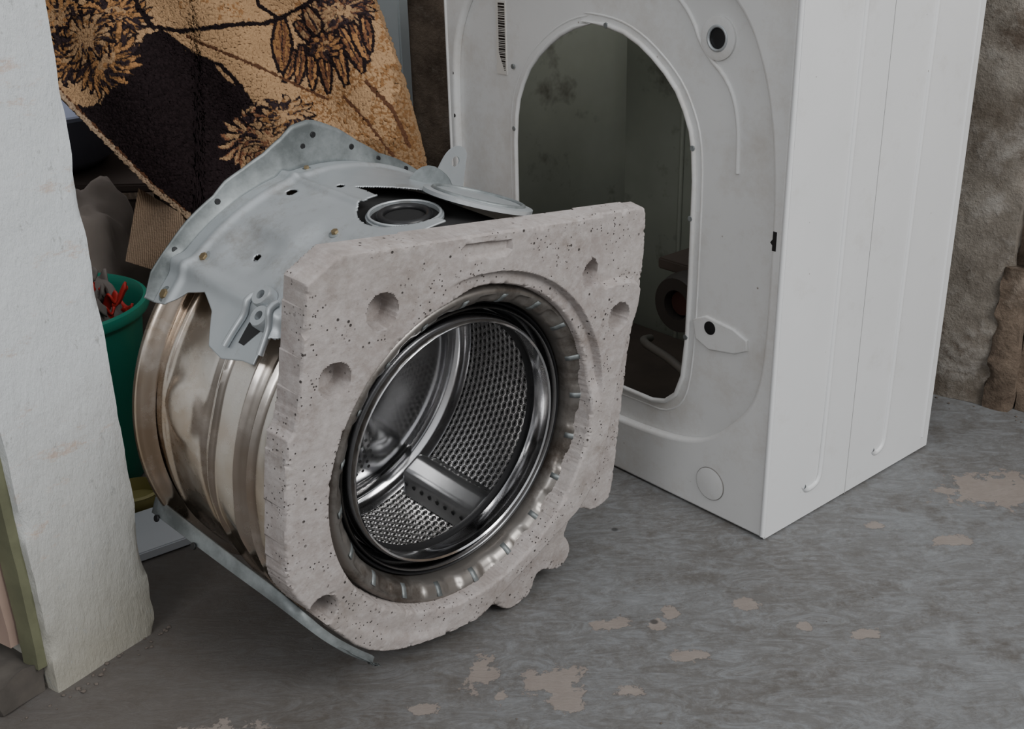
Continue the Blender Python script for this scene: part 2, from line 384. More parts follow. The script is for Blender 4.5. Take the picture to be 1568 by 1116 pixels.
md=o_.modifiers.new("t","SOLIDIFY"); md.thickness=.002
for k,(a,r) in enumerate([(96,.272),(99,.262),(124,.251),(139,.249),(66,.247),(76,.247),(85,.256)]):
    p=Vector(pol(r,math.radians(a),-.2745+.001)); disc(f"flange_hole_{k}",p,(0,0,1),.0032,.0022,MAT_rub,tub,12)
lug=smoothpoly([(-.018,-.02),(-.016,.01),(-.012,.026),(-.002,.034),(.009,.032),(.013,.018),(.020,-.004),(.030,-.02)],2)
lm=Matrix.Translation(pol(.246,math.radians(70),-.180))@Matrix.Rotation(math.radians(72-92),4,'Z')
flat("suspension_lug",[[(x*1.25,y*1.25) for x,y in lug],circ(.0,.024,.0058,16)],-.001,.001,MAT_galv,tub,local=lm)
lm2=Matrix.Translation(pol(.243,math.radians(80),-.160))@Matrix.Rotation(math.radians(80-90),4,'Z')@Matrix.Rotation(math.radians(-60),4,'Y')
flat("lug_web",[smoothpoly([(-.03,-.012),(-.01,.020),(.02,.012),(.03,-.012)],2)],-.001,.001,MAT_galvd,tub,local=lm2)
MAT_brass=simple("brassy_screw",(.30,.23,.13),.4,.8,.3)
for k,(a,w,r) in enumerate([(139,-.110,.011),(143,-.095,.011)]):
    er=Vector(pol(1,math.radians(a),0)); p=er*(rsh(a,w)-.001)+Vector((0,0,w))
    disc(f"bushing_{k}",p,er,r,.011,MAT_galv,tub,28,hole=r*.42); disc(f"bushing_core_{k}",p,er,r*.45,.003,MAT_dark,tub,14)
for k,(a,w,r) in enumerate([(137,-.235,.006),(149,-.258,.007),(117,-.115,.005),(100,-.262,.004)]):
    er=Vector(pol(1,math.radians(a),0)); p=er*(rsh(a,w)-.001)+Vector((0,0,w))
    disc(f"washer_{k}",p,er,r*1.3,.0018,MAT_galvd,tub,20); disc(f"screw_{k}",p,er,r*.75,.0045,MAT_brass,tub,6)
for k,(a0_,a1_,w0_,w1_) in enumerate([(139,152,-.122,-.128),(139,150,-.083,-.076)]):
    pts=[Vector(pol(rsh(a0_+(a1_-a0_)*q,w0_)+.004,math.radians(a0_+(a1_-a0_)*q),w0_+(w1_-w0_)*q)) for q in np.linspace(0,1,12)]
    tube(f"bracket_fold_{k}",pts,.0035,MAT_galv,tub)
def fnG(i,j):
    a=145+5*i; return pol(rsh(a,-.10)+.0012,math.radians(a),-.116+.022*j*(1-.6*i))
vs,fs=grid(fnG,14,10); obj("bracket_gap",mesh("bracket_gap",vs,fs),MAT_dark,tub,60)  # dark sheet laid on the shield, painting the gap's shade
er=Vector(pol(1,math.radians(100),0))
disc("port_ring",er*.228+Vector((0,0,-.098)),er,.038,.004,MAT_galv,tub,48,hole=.0335)
disc("port_shade_disc",er*.2275+Vector((0,0,-.098)),er,.034,.002,MAT_matt,tub,30)  # black disc paints the port's dark inside
def hoop(name,c,rad,rr_,mat,er,a0=0,a1=360):
    er=er.normalized(); t1=er.cross(Vector((0,0,1))).normalized(); t2=er.cross(t1)
    pts=[c+t1*rad*math.cos(math.radians(x))+t2*rad*math.sin(math.radians(x)) for x in np.linspace(a0,a1,60)]
    return tube(name,pts,rr_,mat,tub)
hoop("port_lip",er*.233+Vector((0,0,-.098)),.0350,.0015,MAT_galv,er)
hoop("port_hose_stub",er*.2305+Vector((0,0,-.098)),.024,.004,MAT_rub,er)
er2=Vector(pol(1,math.radians(80),0))
disc("motor_cover",er2*.240+Vector((0,0,-.085)),er2,.056,.005,MAT_galv,tub,48)
hoop("motor_cover_bead",er2*.245+Vector((0,0,-.085)),.046,.0025,MAT_galvd,er2)
# lower support rail: hugs the bottom-left of the tub, then curls under the block
RP=smoothpoly([(-.122,-.193,.002),(-.145,-.176,.002),(-.175,-.150,.0),(-.200,-.122,-.012),(-.207,-.115,-.045),(-.205,-.122,-.12),(-.203,-.128,-.20),(-.201,-.134,-.286)],3,False)
RP=[Vector(p) for p in RP]
def fnR(i,j):
    k=i*(len(RP)-1); i0=min(int(k),len(RP)-2); P_=RP[i0].lerp(RP[i0+1],k-i0)
    q=i; d=[Vector((-.003,.013,0)),Vector((-.006,.001,0)),Vector((.002,-.007,0)),Vector((.012,-.012,0))][round(j*3)]
    return P_+d*(.5+1.0*q)
vs,fs=grid(fnR,90,3); o_=obj("lower_support_rail",mesh("lower_support_rail",vs,fs),MAT_galvd,tub,40)
md=o_.modifiers.new("t","SOLIDIFY"); md.thickness=.003
for k,q in enumerate((.80,.93)):
    disc(f"rail_hole_{k}",Vector(fnR(q,.2))+Vector((-.002,0,0)),(-1,.3,.1),.004,.002,MAT_rub,tub,12)

# ============================================================ CABINET
A=Vector((.3035,1.191,0)); S_=Vector((-.6419,.7668,0)).normalized(); D_=Vector((.7642,.645,0)).normalized(); Zv=Vector((0,0,1))
A=A+Vector((0,0,.001))
cab=empty("washing_machine_cabinet",A)
mB=Matrix((S_,Zv,-D_)).transposed().to_4x4()
mS=Matrix((D_,Zv,-S_)).transposed().to_4x4()
HT=.85; W=.60; DP=.3665
OPR=[(333,588),(291,586),(262,580),(236,569),(215,556),(194,540),(175,521),(162,500),(152,478),(147,455),(144,420),(144,309),(145,223),(150,168),(160,140),(178,124),(200,118)]
OPL=[(610-x,y) for x,y in OPR[::-1]]
op=mm(OPR+OPL[:-1])
outer=[(.004,.0),(.596,.0),(.596,HT),(.004,HT)]
flat("back_panel",[outer,op],-.014,-.012,MAT_enamb,cab,0,local=mB)
ARCHR=[(300,668),(180,664),(112,646),(72,612),(46,560),(30,500),(22,430),(20,354),(20,260),(24,205),(34,172),(52,146),(85,112),(120,92),(180,80),(300,76)]
ARCHL=[(582,260),(584,400),(582,520),(566,575),(530,625),(470,655),(400,668)]
arch=mm(ARCHR+[(484,92),(519,112),(552,146),(570,172),(580,205)]+ARCHL)
arch=smoothpoly(arch,2)
flat("back_frame",[outer,arch],-.0135,.0,MAT_enamb,cab,.005,local=mB,res=4)
tube("opening_bead",[tuple((mB@Vector((x,y,-.011)))) for x,y in op],.0032,MAT_enamb,cab,True)
op2=[((x-.305)*1.07+.305,(y-.36)*1.045+.36) for x,y in op]
tube("opening_press_line",[tuple((mB@Vector((x,y,-.0125)))) for x,y in smoothpoly(op2,1)],.0016,MAT_enamb,cab,True)
inn=smoothpoly(mm([(200,640),(160,610),(140,570),(100,540),(84,500),(82,440)]),2,False)
tube("arch_press_line",[tuple(mB@Vector((x,y,-.0125))) for x,y in inn],.003,MAT_enamb,cab)
for k,(s,z,r) in enumerate([(.118,.585,.024)]):
    n3=-D_; p=mB@Vector((s,z,-.0125))
    disc(f"grommet_{k}",p,n3,r,.004,MAT_enamb,cab,40,hole=r*.5); disc(f"grommet_hole_{k}",p,n3,r*.52,.0022,MAT_rub,cab,24)
    tube(f"grommet_lip_{k}",[tuple(mB@Vector((s+r*.55*math.cos(x),z+r*.55*math.sin(x),-.009))) for x in np.linspace(0,6.2832,32)[:-1]],.0018,MAT_galv,cab,True)
flat("lock_pad",[smoothpoly([(.050,.226),(.128,.214),(.138,.262),(.052,.252)],1)],-.0135,-.0085,MAT_enamb,cab,.002,local=mB)
disc("lock_pad_hole",mB@Vector((.108,.246,-.0085)),-D_,.0085,.0008,MAT_rub,cab,20)
disc("foot_cap",mB@Vector((.088,.043,-.0005)),-D_,.022,.0022,MAT_enamb,cab,40)
hoop_pts=[mB@Vector((.088+.0218*math.cos(x),.043+.0218*math.sin(x),.0007)) for x in np.linspace(0,2*math.pi,48)]
MAT_seam=simple("seam_grey",(.20,.19,.18))
tube("foot_cap_groove",hoop_pts,.0007,MAT_seam,cab)
flat("wire_slot",[[(.013,.366),(.018,.366),(.018,.372),(.021,.375),(.018,.379),(.018,.388),(.013,.388)]],-.001,.0006,MAT_rub,cab,0,local=mB)
for z in (.35,.44,.50): disc("left_slot_%d"%int(z*100),mB@Vector((.588,z,.0)),-D_,.003,.0006,MAT_rub,cab,10)
tube("back_edge_fold",[tuple(mB@Vector((.5965,0.005,.0008))),tuple(mB@Vector((.5965,HT,.0008)))],.0022,MAT_enamb,cab)
tube("corner_fold",[tuple(mB@Vector((.0035,0.004,-.0005))),tuple(mB@Vector((.0035,HT,-.0005)))],.0035,MAT_enam,cab)
y=.512
MAT_white=simple("label_paper",(.62,.60,.56),.6,0,.06)
flat("barcode_label",[[(.480,.508),(.500,.508),(.500,.604),(.480,.604)]],-.0122,-.0108,MAT_white,cab,0,local=mB)
vs=[];fs=[]
while y<.600:
    h=random.choice([.0012,.0018,.0028]); b0=len(vs)
    for q in ((.483,y),(.4965,y),(.4965,y+h),(.483,y+h)): vs.append(mB@Vector((q[0],q[1],-.0103)))
    fs.append((b0,b0+1,b0+2,b0+3)); y+=h+random.choice([.0006,.0010])
obj("barcode_bars",mesh("barcode",vs,fs),MAT_rub,cab,0)
for k,(s,z) in enumerate([(.291,.586),(.147,.459),(.146,.223),(.146,.375),(.466,.437),(.466,.52)]):
    disc(f"opening_clip_{k}",mB@Vector((s,z,-.009)),-D_,.0035,.0015,MAT_galvd,cab,8)
box("side_panel_right",0,DP,0,HT,-.004,0,MAT_enam,cab,.0015,local=mS)
m2=mS.copy(); m2.translation=S_*(W-.0)
box("side_panel_left",0,DP,0,HT,0,.003,MAT_inner,cab,.001,local=Matrix(m2))
m3=mB.copy(); m3.translation=D_*(DP)
flat("front_panel_inside",[[(.003,0),(.597,0),(.597,HT),(.003,HT)],circ(.30,.47,.15,64)],.0,.003,MAT_inner,cab,0,local=m3)
for k,s in enumerate((.20,.215,.40,.47)):
    tube(f"inner_rib_{k}",[tuple(mB@Vector((s,.02,-DP+.006))),tuple(mB@Vector((s,HT-.02,-DP+.006)))],.004,MAT_inner,cab)
for k,x_ in enumerate((.09,.19,.29)):
    box(f"inner_brace_{k}",x_,x_+.012,.0,HT,-.014,-.001,MAT_inner,cab,.003,local=Matrix(m2))
box("inner_gusset",.20,.285,.0,HT,-.030,-.016,MAT_inner,cab,.003,local=Matrix(m2))
box("base_tray",.004,.596,-.03,.0,-.36,-.016,simple("rusty_tray",(.07,.053,.042),.8,.1,.5,15),cab,.001,local=mB@Matrix.Translation((0,.032,0)))
pm=simple("pump_plastic",(.035,.03,.027),.5); 
disc("pump_body",mB@Vector((.20,.24,-.12)),-D_,.04,.07,pm,cab,32,hole=.02)
disc("pump_core",mB@Vector((.20,.24,-.10)),-D_,.018,.04,simple("rust",(.05,.015,.01),.8),cab,20)
tube("pump_hose",smoothpoly([tuple(mB@Vector(q)) for q in ((.13,.12,-.05),(.20,.155,-.06),(.30,.15,-.09),(.38,.10,-.2))],3,False),.006,simple("grey_hose",(.14,.13,.115)),cab)
box("pump_bracket",.12,.26,.27,.285,-.18,-.08,simple("rust_bracket",(.06,.045,.035),.8),cab,.002,local=mB)
MAT_seam2=simple("crease_shade_and_seam",(.36,.36,.355))  # grey paints shade beside the groove folds; also colours the seam line
def jgroove(name,x0,z0,dx):
    p=[(x0+.004,HT-.01),(x0,.4),(x0-.001,z0+.02),(x0-.004,z0+.006),(x0-.012,z0),(x0-dx,z0-.001),(x0-dx-.006,z0+.006)]
    p=[p[0],p[1]]+smoothpoly(p[1:],2,False)
    tube(name,[tuple(mS@Vector((a_,b_,-.0006))) for a_,b_ in p],.0040,MAT_enam,cab)
    tube(name+"_crease",[tuple(mS@Vector((a_-.0044,b_+.0006,-.0003))) for a_,b_ in p],.0007,MAT_seam2,cab)
jgroove("side_groove_1",.108,.040,.028); jgroove("side_groove_2",.252,.038,.022)
box("side_seam",.167,.1677,.0,HT,-.001,.0004,MAT_seam2,cab,0,local=mS)
tube("side_lip",[tuple(mS@Vector((DP-.016,.02,-.0005))),tuple(mS@Vector((DP-.016,HT,-.0005)))],.003,MAT_enam,cab)

# ============================================================ FLOOR
t=NT("worn_cement_floor"); geo=t.n.new("ShaderNodeNewGeometry"); pos=geo.outputs["Position"]
n1=t.noise(2.6,6,.6,vec=pos)
def rotmap(rz,sc):
    n=t.n.new("ShaderNodeMapping"); n.inputs["Rotation"].default_value=(0,0,rz); n.inputs["Scale"].default_value=sc; t.L(pos,n.inputs["Vector"]); return n.outputs[0]
br=t.noise(13,9,.8,vec=rotmap(.75,(1.3,3.6,1)),dist=2.2)
c=t.mix(t.ramp(n1,[(.35,0),(.65,1)]),(.115,.108,.10),(.158,.162,.163))
c=t.mix(t.ramp(br,[(.44,0),(.62,.75)]),c,(.225,.238,.248))
c=t.mix(t.ramp(t.noise(20,9,.82,vec=pos),[(.48,0),(.66,.7)]),c,(.085,.074,.063))
c=t.mix(t.ramp(t.noise(5,7,.75,vec=pos),[(.55,0),(.70,.5)]),c,(.09,.08,.07))
c=t.mix(t.ramp(t.noise(150,3,.7,vec=pos),[(.52,0),(.8,.4)]),c,(.28,.28,.27))
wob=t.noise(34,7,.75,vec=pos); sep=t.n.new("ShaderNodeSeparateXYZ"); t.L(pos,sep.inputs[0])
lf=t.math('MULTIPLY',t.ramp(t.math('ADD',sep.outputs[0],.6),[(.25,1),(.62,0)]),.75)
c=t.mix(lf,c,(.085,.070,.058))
patches=[(.036,.935,.036,.028),(.05,.905,.018,.020),(-.040,.953,.020,.028),(-.02,.92,.010,.018),(.101,1.031,.026,.013),(.150,1.03,.013,.011),(.254,1.061,.020,.012),(.181,.971,.021,.011),(.372,1.003,.019,.010),(.11,.92,.015,.012),(.636,1.30,.085,.05),(.53,1.18,.026,.012),(.17,1.045,.010,.018),(-.29,.86,.05,.03),(.45,1.22,.014,.010),(-.10,.90,.02,.01),(.31,1.02,.008,.012)]
acc=None
for (x,y,rx,ry) in patches:
    dx=t.math('DIVIDE',t.math('SUBTRACT',sep.outputs[0],x),rx); dy=t.math('DIVIDE',t.math('SUBTRACT',sep.outputs[1],y),ry)
    d=t.math('SQRT',t.math('ADD',t.math('MULTIPLY',dx,dx),t.math('MULTIPLY',dy,dy)))
    acc=d if acc is None else t.math('MINIMUM',acc,d)
pm_=t.ramp(t.math('ADD',acc,t.math('MULTIPLY',t.math('SUBTRACT',wob,.5),4.0)),[(.80,1),(.90,0)])
sp=t.ramp(t.noise(17,9,.85,vec=pos),[(.66,0),(.68,1)])
pm2=t.math('MAXIMUM',pm_,t.math('MULTIPLY',sp,.55))
c=t.mix(t.math('MULTIPLY',pm2,.85),c,t.mix(wob,(.19,.155,.135),(.34,.30,.265)))
dk=t.ramp(t.vor(9,vec=pos),[(.03,1),(.05,0)]); c=t.mix(t.math('MULTIPLY',dk,.8),c,(.03,.03,.03))
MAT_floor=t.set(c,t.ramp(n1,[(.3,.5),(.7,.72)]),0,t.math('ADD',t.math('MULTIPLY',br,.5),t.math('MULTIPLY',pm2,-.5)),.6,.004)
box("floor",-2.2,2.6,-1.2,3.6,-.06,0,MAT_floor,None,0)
# ============================================================ BACK WALL
t=NT("old_plaster_wall"); n1=t.noise(5,8,.7); n2=t.noise(16,8,.75)
c=t.mix(t.ramp(n1,[(.38,0),(.58,1)]),(.13,.105,.08),(.30,.27,.23)); c=t.mix(t.ramp(n2,[(.5,0),(.66,.7)]),c,(.42,.395,.36))
c=t.mix(t.ramp(t.noise(9,9,.8),[(.54,0),(.64,.8)]),c,(.10,.07,.048))
MAT_wall=t.set(c,.9,0,n2,.9,.010)
t=NT("brown_stained_render"); n1=t.noise(5,8,.75); n2=t.noise(14,8,.75)
c=t.mix(t.ramp(n1,[(.38,0),(.60,1)]),(.07,.048,.032),(.25,.19,.14)); c=t.mix(t.ramp(n2,[(.56,0),(.68,.6)]),c,(.30,.25,.20)); MAT_brown=t.set(c,.9,0,n2,.9,.014)
Wd=Vector((-.8,.6,0)); Wn=Vector((-.6,-.8,0)); W0=Vector((.70,1.60,0))
mW=Matrix((Wd,Zv,Wn)).transposed().to_4x4(); mW.translation=W0
wall=box("wall_back",-1.5,3.0,0,1.7,-.15,0,MAT_brown,None,0,local=mW)
def rough_box(name,x0,x1,y0,y1,z0,z1,mat,parent,amp=.006,seg=.02,local=None,chip=0):
    nx=max(2,int((x1-x0)/seg)); ny=max(2,int((y1-y0)/seg)); nz=max(2,int((z1-z0)/seg))
    me=bpy.data.meshes.new(name); bm=bmesh.new()
    def face(f,a,b):
        g=[[bm.verts.new(f(i/a,j/b)) for i in range(a+1)] for j in range(b+1)]
        for j in range(b):
            for i in range(a): bm.faces.new((g[j][i],g[j][i+1],g[j+1][i+1],g[j+1][i]))
    X_=lambda u:x0+(x1-x0)*u; Y_=lambda u:y0+(y1-y0)*u; Z_=lambda u:z0+(z1-z0)*u
    face(lambda u,v:(X_(u),Y_(v),z1),nx,ny); face(lambda u,v:(X_(1-u),Y_(v),z0),nx,ny)
    face(lambda u,v:(x1,Y_(v),Z_(1-u)),nz,ny); face(lambda u,v:(x0,Y_(v),Z_(u)),nz,ny)
    face(lambda u,v:(X_(u),y1,Z_(1-v)),nx,nz)
    bmesh.ops.remove_doubles(bm,verts=bm.verts[:],dist=1e-5)
    for v in bm.verts:
        p=v.co.copy()
        v.co+=noise.noise_vector(p*14)*amp+noise.noise_vector(p*45)*amp*.45
        if chip:
            ex=min(abs(p.x-x0),abs(p.x-x1)); ez=min(abs(p.z-z0),abs(p.z-z1))
            if ex<seg*.5 and ez<seg*.5:
                low=2.2 if p.y<.22 else 1
                k=max(0,noise.noise(p*28)+.10)*chip*low
                v.co.x+=k*(1 if abs(p.x-x0)<.012 else -1); v.co.z+=k*(1 if abs(p.z-z0)<.012 else -1)
        v.co.y=max(v.co.y,y0) 
    bm.to_mesh(me); bm.free(); return obj(name,me,mat,parent,60,local)
rough_box("trim_1",-.050,.12,0,1.6,0,.028,MAT_wall,None,.003,.010,local=mW,chip=.010)
rough_box("trim_5",-1.2,-.075,0,1.6,0,.020,MAT_brown,None,.005,.02,local=mW,chip=.006)
rough_box("trim_6",-.075,-.035,0,.22,0,.034,MAT_brown,None,.006,.01,local=mW,chip=.008)
t=NT("pale_blue_paint"); n1=t.noise(6,6,.7); MAT_pale=t.set(t.mix(n1,(.40,.45,.46),(.56,.60,.61)),.6,0,n1,.2,.003)
# ============================================================ LEFT JAMB (wall end)
t=NT("flaking_white_paint"); n1=t.noise(4,6,.65); n2=t.noise(30,7,.75,vec=t.map((1,.35,1)))
c=t.mix(n1,(.54,.58,.595),(.70,.725,.735))
sep=t.n.new("ShaderNodeSeparateXYZ"); t.L(t.tc.outputs["Object"],sep.inputs[0])
lowf=t.math('MULTIPLY',t.ramp(t.math('ADD',sep.outputs[1],t.math('MULTIPLY',n1,.25)),[(.12,1),(.47,0)]),.85)
c=t.mix(lowf,c,(.30,.275,.21)); sc_=t.ramp(t.noise(6,10,.82,vec=t.map((1,2.6,1),rot=(0,0,.5))),[(.57,0),(.63,.65)]); c=t.mix(sc_,c,(.52,.38,.29))
fk_=t.ramp(t.noise(55,5,.8,vec=t.map((1,.5,1))),[(.60,0),(.66,.75)]); c=t.mix(fk_,c,(.36,.37,.36))
MAT_jamb=t.set(c,.65,0,t.math('ADD',n2,t.math('MULTIPLY',n1,.5)),.8,.006)
J0=Vector((-.470,.937,0)); Jd=Vector((.566,.824,0)).normalized(); Jn=Vector((.824,-.566,0)).normalized()
mJ=Matrix((Jd,Zv,Jn)).transposed().to_4x4(); mJ.translation=J0
rough_box("wall_left",0,.125,0,1.3,-.55,0,MAT_jamb,None,.0010,.008,local=mJ,chip=.0035)
MAT_green=simple("peeling_green_paint",(.14,.145,.085),.8,0,.5,25,.5); MAT_pink=simple("bare_pinkish_board",(.36,.26,.21),.8,0,.3,12,.4)
rough_box("trim_2",-.010,0.002,0.03,1.3,-.036,-.010,MAT_green,None,.0015,.012,local=mJ)
rough_box("trim_3",-.018,0.0,.05,1.3,-.30,-.040,MAT_pink,None,.002,.02,local=mJ)
rough_box("threshold_rubble",-.05,0.0,0,.028,-.22,-.01,simple("rubble_cement",(.085,.075,.065),.95,0,.5,40,.8),None,.012,.01,local=mJ)
bmD=bmesh.new()
for k in range(75):
    if k<34: p=J0+Jd*random.uniform(-.05,.15)+Jn*abs(random.gauss(0.003,.009))
    elif k<55: p=W0+Wd*random.uniform(-.25,.05)+Wn*random.uniform(.035,.07)
    else: p=Vector((random.uniform(-.45,.6),random.uniform(.8,1.15),0))
    s=random.uniform(.0007,.0026)*(1 if k<55 else .5)
    r=bmesh.ops.create_icosphere(bmD,subdivisions=1,radius=s)
    for v in r['verts']:
        v.co=Vector((v.co.x*random.uniform(.6,1.5),v.co.y*random.uniform(.6,1.5),v.co.z*.6))+p+Vector((0,0,s*.45))
me=bpy.data.meshes.new("plaster_crumbs"); bmD.to_mesh(me); bmD.free(); obj("plaster_crumbs",me,simple("crumb",(.12,.10,.085),.9),None,0)
box("trim_4",1.10,1.32,0,1.65,0,.03,MAT_pale,None,.003,local=mW)
# ============================================================ RUG
cxp,cyp,fp=784,558,1740
camv=np.array([0,0,.756])
def ray(px,py): return M@np.array([(px-cxp)/fp,-(py-cyp)/fp,-1.0])
def onplane(px,py,off=0):
    r=ray(px,py); nrm=np.array([-.2,1,-.3]); c0=1.52+.1-.108+off
    t_=(c0-nrm@camv)/(nrm@r); return camv+r*t_
nu,nv=560,460
u=np.linspace(0,1,nu+1); v=np.linspace(0,1,nv+1); UU,VV=np.meshgrid(u,v)
xl=40
PX=xl+UU*620
ybot=np.interp(PX,[40,90,180,240,293,310,660],[105,150,236,296,338,560,640])
PY=-70+(ybot+70)*VV
xr=578+.277*PY
PX=xl+UU*(xr-xl)
ybot=np.interp(PX,[40,90,180,240,293,310,760],[105,150,236,296,338,560,640]); PY=-70+(ybot+70)*VV
pts=np.array([onplane(a_,b_) for a_,b_ in zip(PX.ravel(),PY.ravel())])
nrm=np.array([-.2,1,-.3]); nrm/=np.linalg.norm(nrm)
fold=.020*np.sin(PX.ravel()/62+PY.ravel()/110)+.011*np.sin(PX.ravel()/29-PY.ravel()/55)+.0012*vnoise(PX.ravel()/2,PY.ravel()/2,3)
pts+=np.outer(fold,nrm)
pts[:,2]=np.maximum(pts[:,2],.004)
X_,Y_=PX,PY
j1=(vnoise(X_/6,Y_/6,1)-.5)*9; j2=(vnoise(X_/3,Y_/3,2)-.5)*4
tan=np.array([.47,.295,.16]); org=np.array([.32,.165,.07]); blk=np.array([.015,.010,.011]); cream=np.array([.47,.34,.23]); brn=np.array([.12,.055,.03])
colr=np.ones(X_.shape+(3,))*tan*(.88+.2*vnoise(X_/25,Y_/25,11))[...,None]
stip=vnoise(X_/2.4,Y_/2.4,7)
m=(stip>.50)&((X_+j1*2>520)|((Y_+j1>110)&(X_>460)))&(vnoise(X_/16,Y_/16,9)>.32); colr[m]=org*.9
m=(stip>.6)&(X_>280)&(Y_<35)&(vnoise(X_/20,Y_/20,19)>.5); colr[m]=org
m=(X_+j1*2>600)|((Y_+j1>215)&(X_>510)); colr[m]=np.where((stip[m]>.5)[:,None],org*.7,tan*.65)
def insd(P): return sdf([(a_,b_) for a_,b_ in P],X_+j1*.4,Y_+j1*.4)
darkP=[(70,120),(90,150),(130,165),(160,160),(195,120),(212,85),(225,56),(250,50),(285,78),(325,95),(348,120),(378,140),(390,160),(340,200),(345,240),(350,300),(300,420),(180,240),(60,160)]
m=insd(darkP)<0; colr[m]=blk*(.7+.9*stip[m][:,None])
m=insd([(330,200),(400,160),(480,185),(520,260),(400,300),(300,420),(330,290)])<0; colr[m]=blk*1.3
def feather(x0,y0,L,wd,an,c1,c2,out=4,curve=0.0):
    ca,sa=math.cos(math.radians(an)),math.sin(math.radians(an)); dx=X_-x0; dy=Y_-y0
    l=dx*ca+dy*sa; qn=-dx*sa+dy*ca-curve*l*l/L; q=np.abs(qn)+j2*.45
    wq=wd*np.clip(np.sin(np.clip(l/L,0,1)*2.6+.35),0,1)
    m=(l>-out)&(l<L+out)&(q<wq+out); colr[m]=blk*1.2
    m=(l>0)&(l<L)&(q<wq-.5); st=(vnoise(l/11,qn/2.6,int(x0+an)%50)>.5); colr[m]=np.where(st[m][:,None],c1,c2)
    m=(l>0)&(l<L*.8)&(np.abs(qn)<1.0); colr[m]=blk*2
def foliage(cx0,cy0,Rx,Ry,n,c1,c2,seed,lo=0,hi=360,rag=.34,base=None):
    dx=(X_-cx0)/Rx; dy=(Y_-cy0)/Ry; r=np.hypot(dx,dy)+j2/Rx*.6; a=np.degrees(np.arctan2(dy,dx))%360
    aw=a+10*np.sin(r*5+seed)+4*(vnoise(a/15,r*4,seed)-.5)
    ph=aw/360*n; cell=np.floor(ph)%n; hsh=np.sin(cell*12.9898+seed)*43758.5; hsh=hsh-np.floor(hsh)
    saw=1-np.abs((ph%1)-.5)*2
    Rr=(1-rag)+rag*(saw**.8)*(0.55+.45*hsh)
    ins=((a-lo)%360)<=(hi-lo if hi-lo<360 else 361)
    colr[ins&(r<Rr+6/Rx)]=blk*1.2
    m=ins&(r<Rr); st=vnoise(aw/360*n*2.7,r*5,seed+3)+.25*(vnoise(X_/4,Y_/4,seed)-.5)
    k1=(st>.55)[...,None]; k2=((st>.36)&(st<=.55))[...,None]
    cc=np.where(k1,c1,np.where(k2,c2,blk*2.5)); colr[m]=cc[m]
    m=ins&(r<Rr)&(saw<.22)&(r>.38); colr[m]=blk*1.4
    m=ins&(r<.30)&(vnoise(X_/7,Y_/7,seed+9)>.5); colr[m]=tan*.9
foliage(85,20,48,42,14,org*1.3,tan*.8,5)
foliage(175,28,62,44,18,org*1.35,org*.7,2)
foliage(105,85,54,48,18,org*1.25,org*.75,7)
foliage(165,92,60,62,22,org*1.35,org*.7,3)
foliage(135,60,48,44,16,tan*.9,org*.8,11)
foliage(385,215,60,62,17,tan*.95,brn*2.2,4,rag=.55)
foliage(430,215,66,58,18,tan*.8,brn*2.0,8,rag=.48)
foliage(440,180,50,34,12,tan*.85,org*.8,13,rag=.5)
foliage(520,20,62,46,18,tan*.7,brn*1.6,6,rag=.4)
for (x0,y0,L,wd,an) in [(452,74,52,8,104),(464,66,62,8,92),(478,62,74,8,82),(492,60,82,8,74),(508,54,80,8,66),(522,46,76,8,58),(538,40,64,8,62),(555,28,56,7,74)]:
    feather(x0,y0,L,wd,an,org*1.25,brn*1.5,4,.1)
feather(430,26,80,15,90,org*.95,brn*1.4,5)
feather(455,30,50,10,40,tan*.7,brn*1.4,4); feather(470,10,50,10,60,tan*.7,brn*1.4,4)
foliage(500,70,30,24,10,org*1.2,brn*1.4,16,rag=.4)
def line(P,wd,cc):
    d=np.full(X_.shape,1e9)
    for a_,b_ in zip(P[:-1],P[1:]):
        a_=np.array(a_,float); b_=np.array(b_,float); e=b_-a_
        t_=np.clip(((X_-a_[0])*e[0]+(Y_-a_[1])*e[1])/(e@e),0,1); d=np.minimum(d,np.hypot(X_-a_[0]-e[0]*t_,Y_-a_[1]-e[1]*t_))
    m=(d+j2*.4)<wd; colr[m]=cc
line([(228,44),(280,50),(340,44),(400,34),(450,12),(500,-10)],3.5,blk)
line([(200,-20),(215,20),(236,46)],4.5,blk); line([(290,58),(340,80),(400,105),(455,130),(505,152)],2.2,brn*.9)
line([(250,52),(300,84),(340,100),(372,135)],3,blk); line([(385,-20),(392,6),(420,20)],3,blk)
line([(560,130),(595,170),(622,225)],3,brn); line([(530,150),(560,185),(600,240)],2,brn)
d=np.abs(VV-1)*(ybot+70); m=(d<10)&(X_<300); colr[m]=cream*(.6+.4*stip[m][:,None]); m=(d>10)&(d<13)&(X_<300); colr[m]=brn
dx_=np.abs(UU-1)*(xr-xl); m=dx_<5; colr[m]=tan*.6
me=bpy.data.meshes.new("rug"); w_=nu+1
ii=np.arange(nv)[:,None]*w_+np.arange(nu)[None,:]
fs=np.stack([ii,ii+w_,ii+w_+1,ii+1],-1).reshape(-1,4)
me.from_pydata(pts.tolist(),[],fs.tolist()); me.update()
ca=me.color_attributes.new("weave","FLOAT_COLOR","POINT")
ca.data.foreach_set("color",np.concatenate([colr.reshape(-1,3),np.ones((colr.size//3,1))],1).ravel())
t=NT("woven_rug_pile"); at=t.n.new("ShaderNodeVertexColor"); at.layer_name="weave"
nz=t.noise(380,3); c=t.mix(.22,at.outputs["Color"],t.ramp(nz,[(.3,.15),(.7,.85)]),'OVERLAY')
MAT_rug=t.set(c,.95,0,nz,.6,.003,spec=.1)
rug=obj("patterned_rug",me,MAT_rug,None,60)
md=rug.modifiers.new("t","SOLIDIFY"); md.thickness=.006; md.offset=1
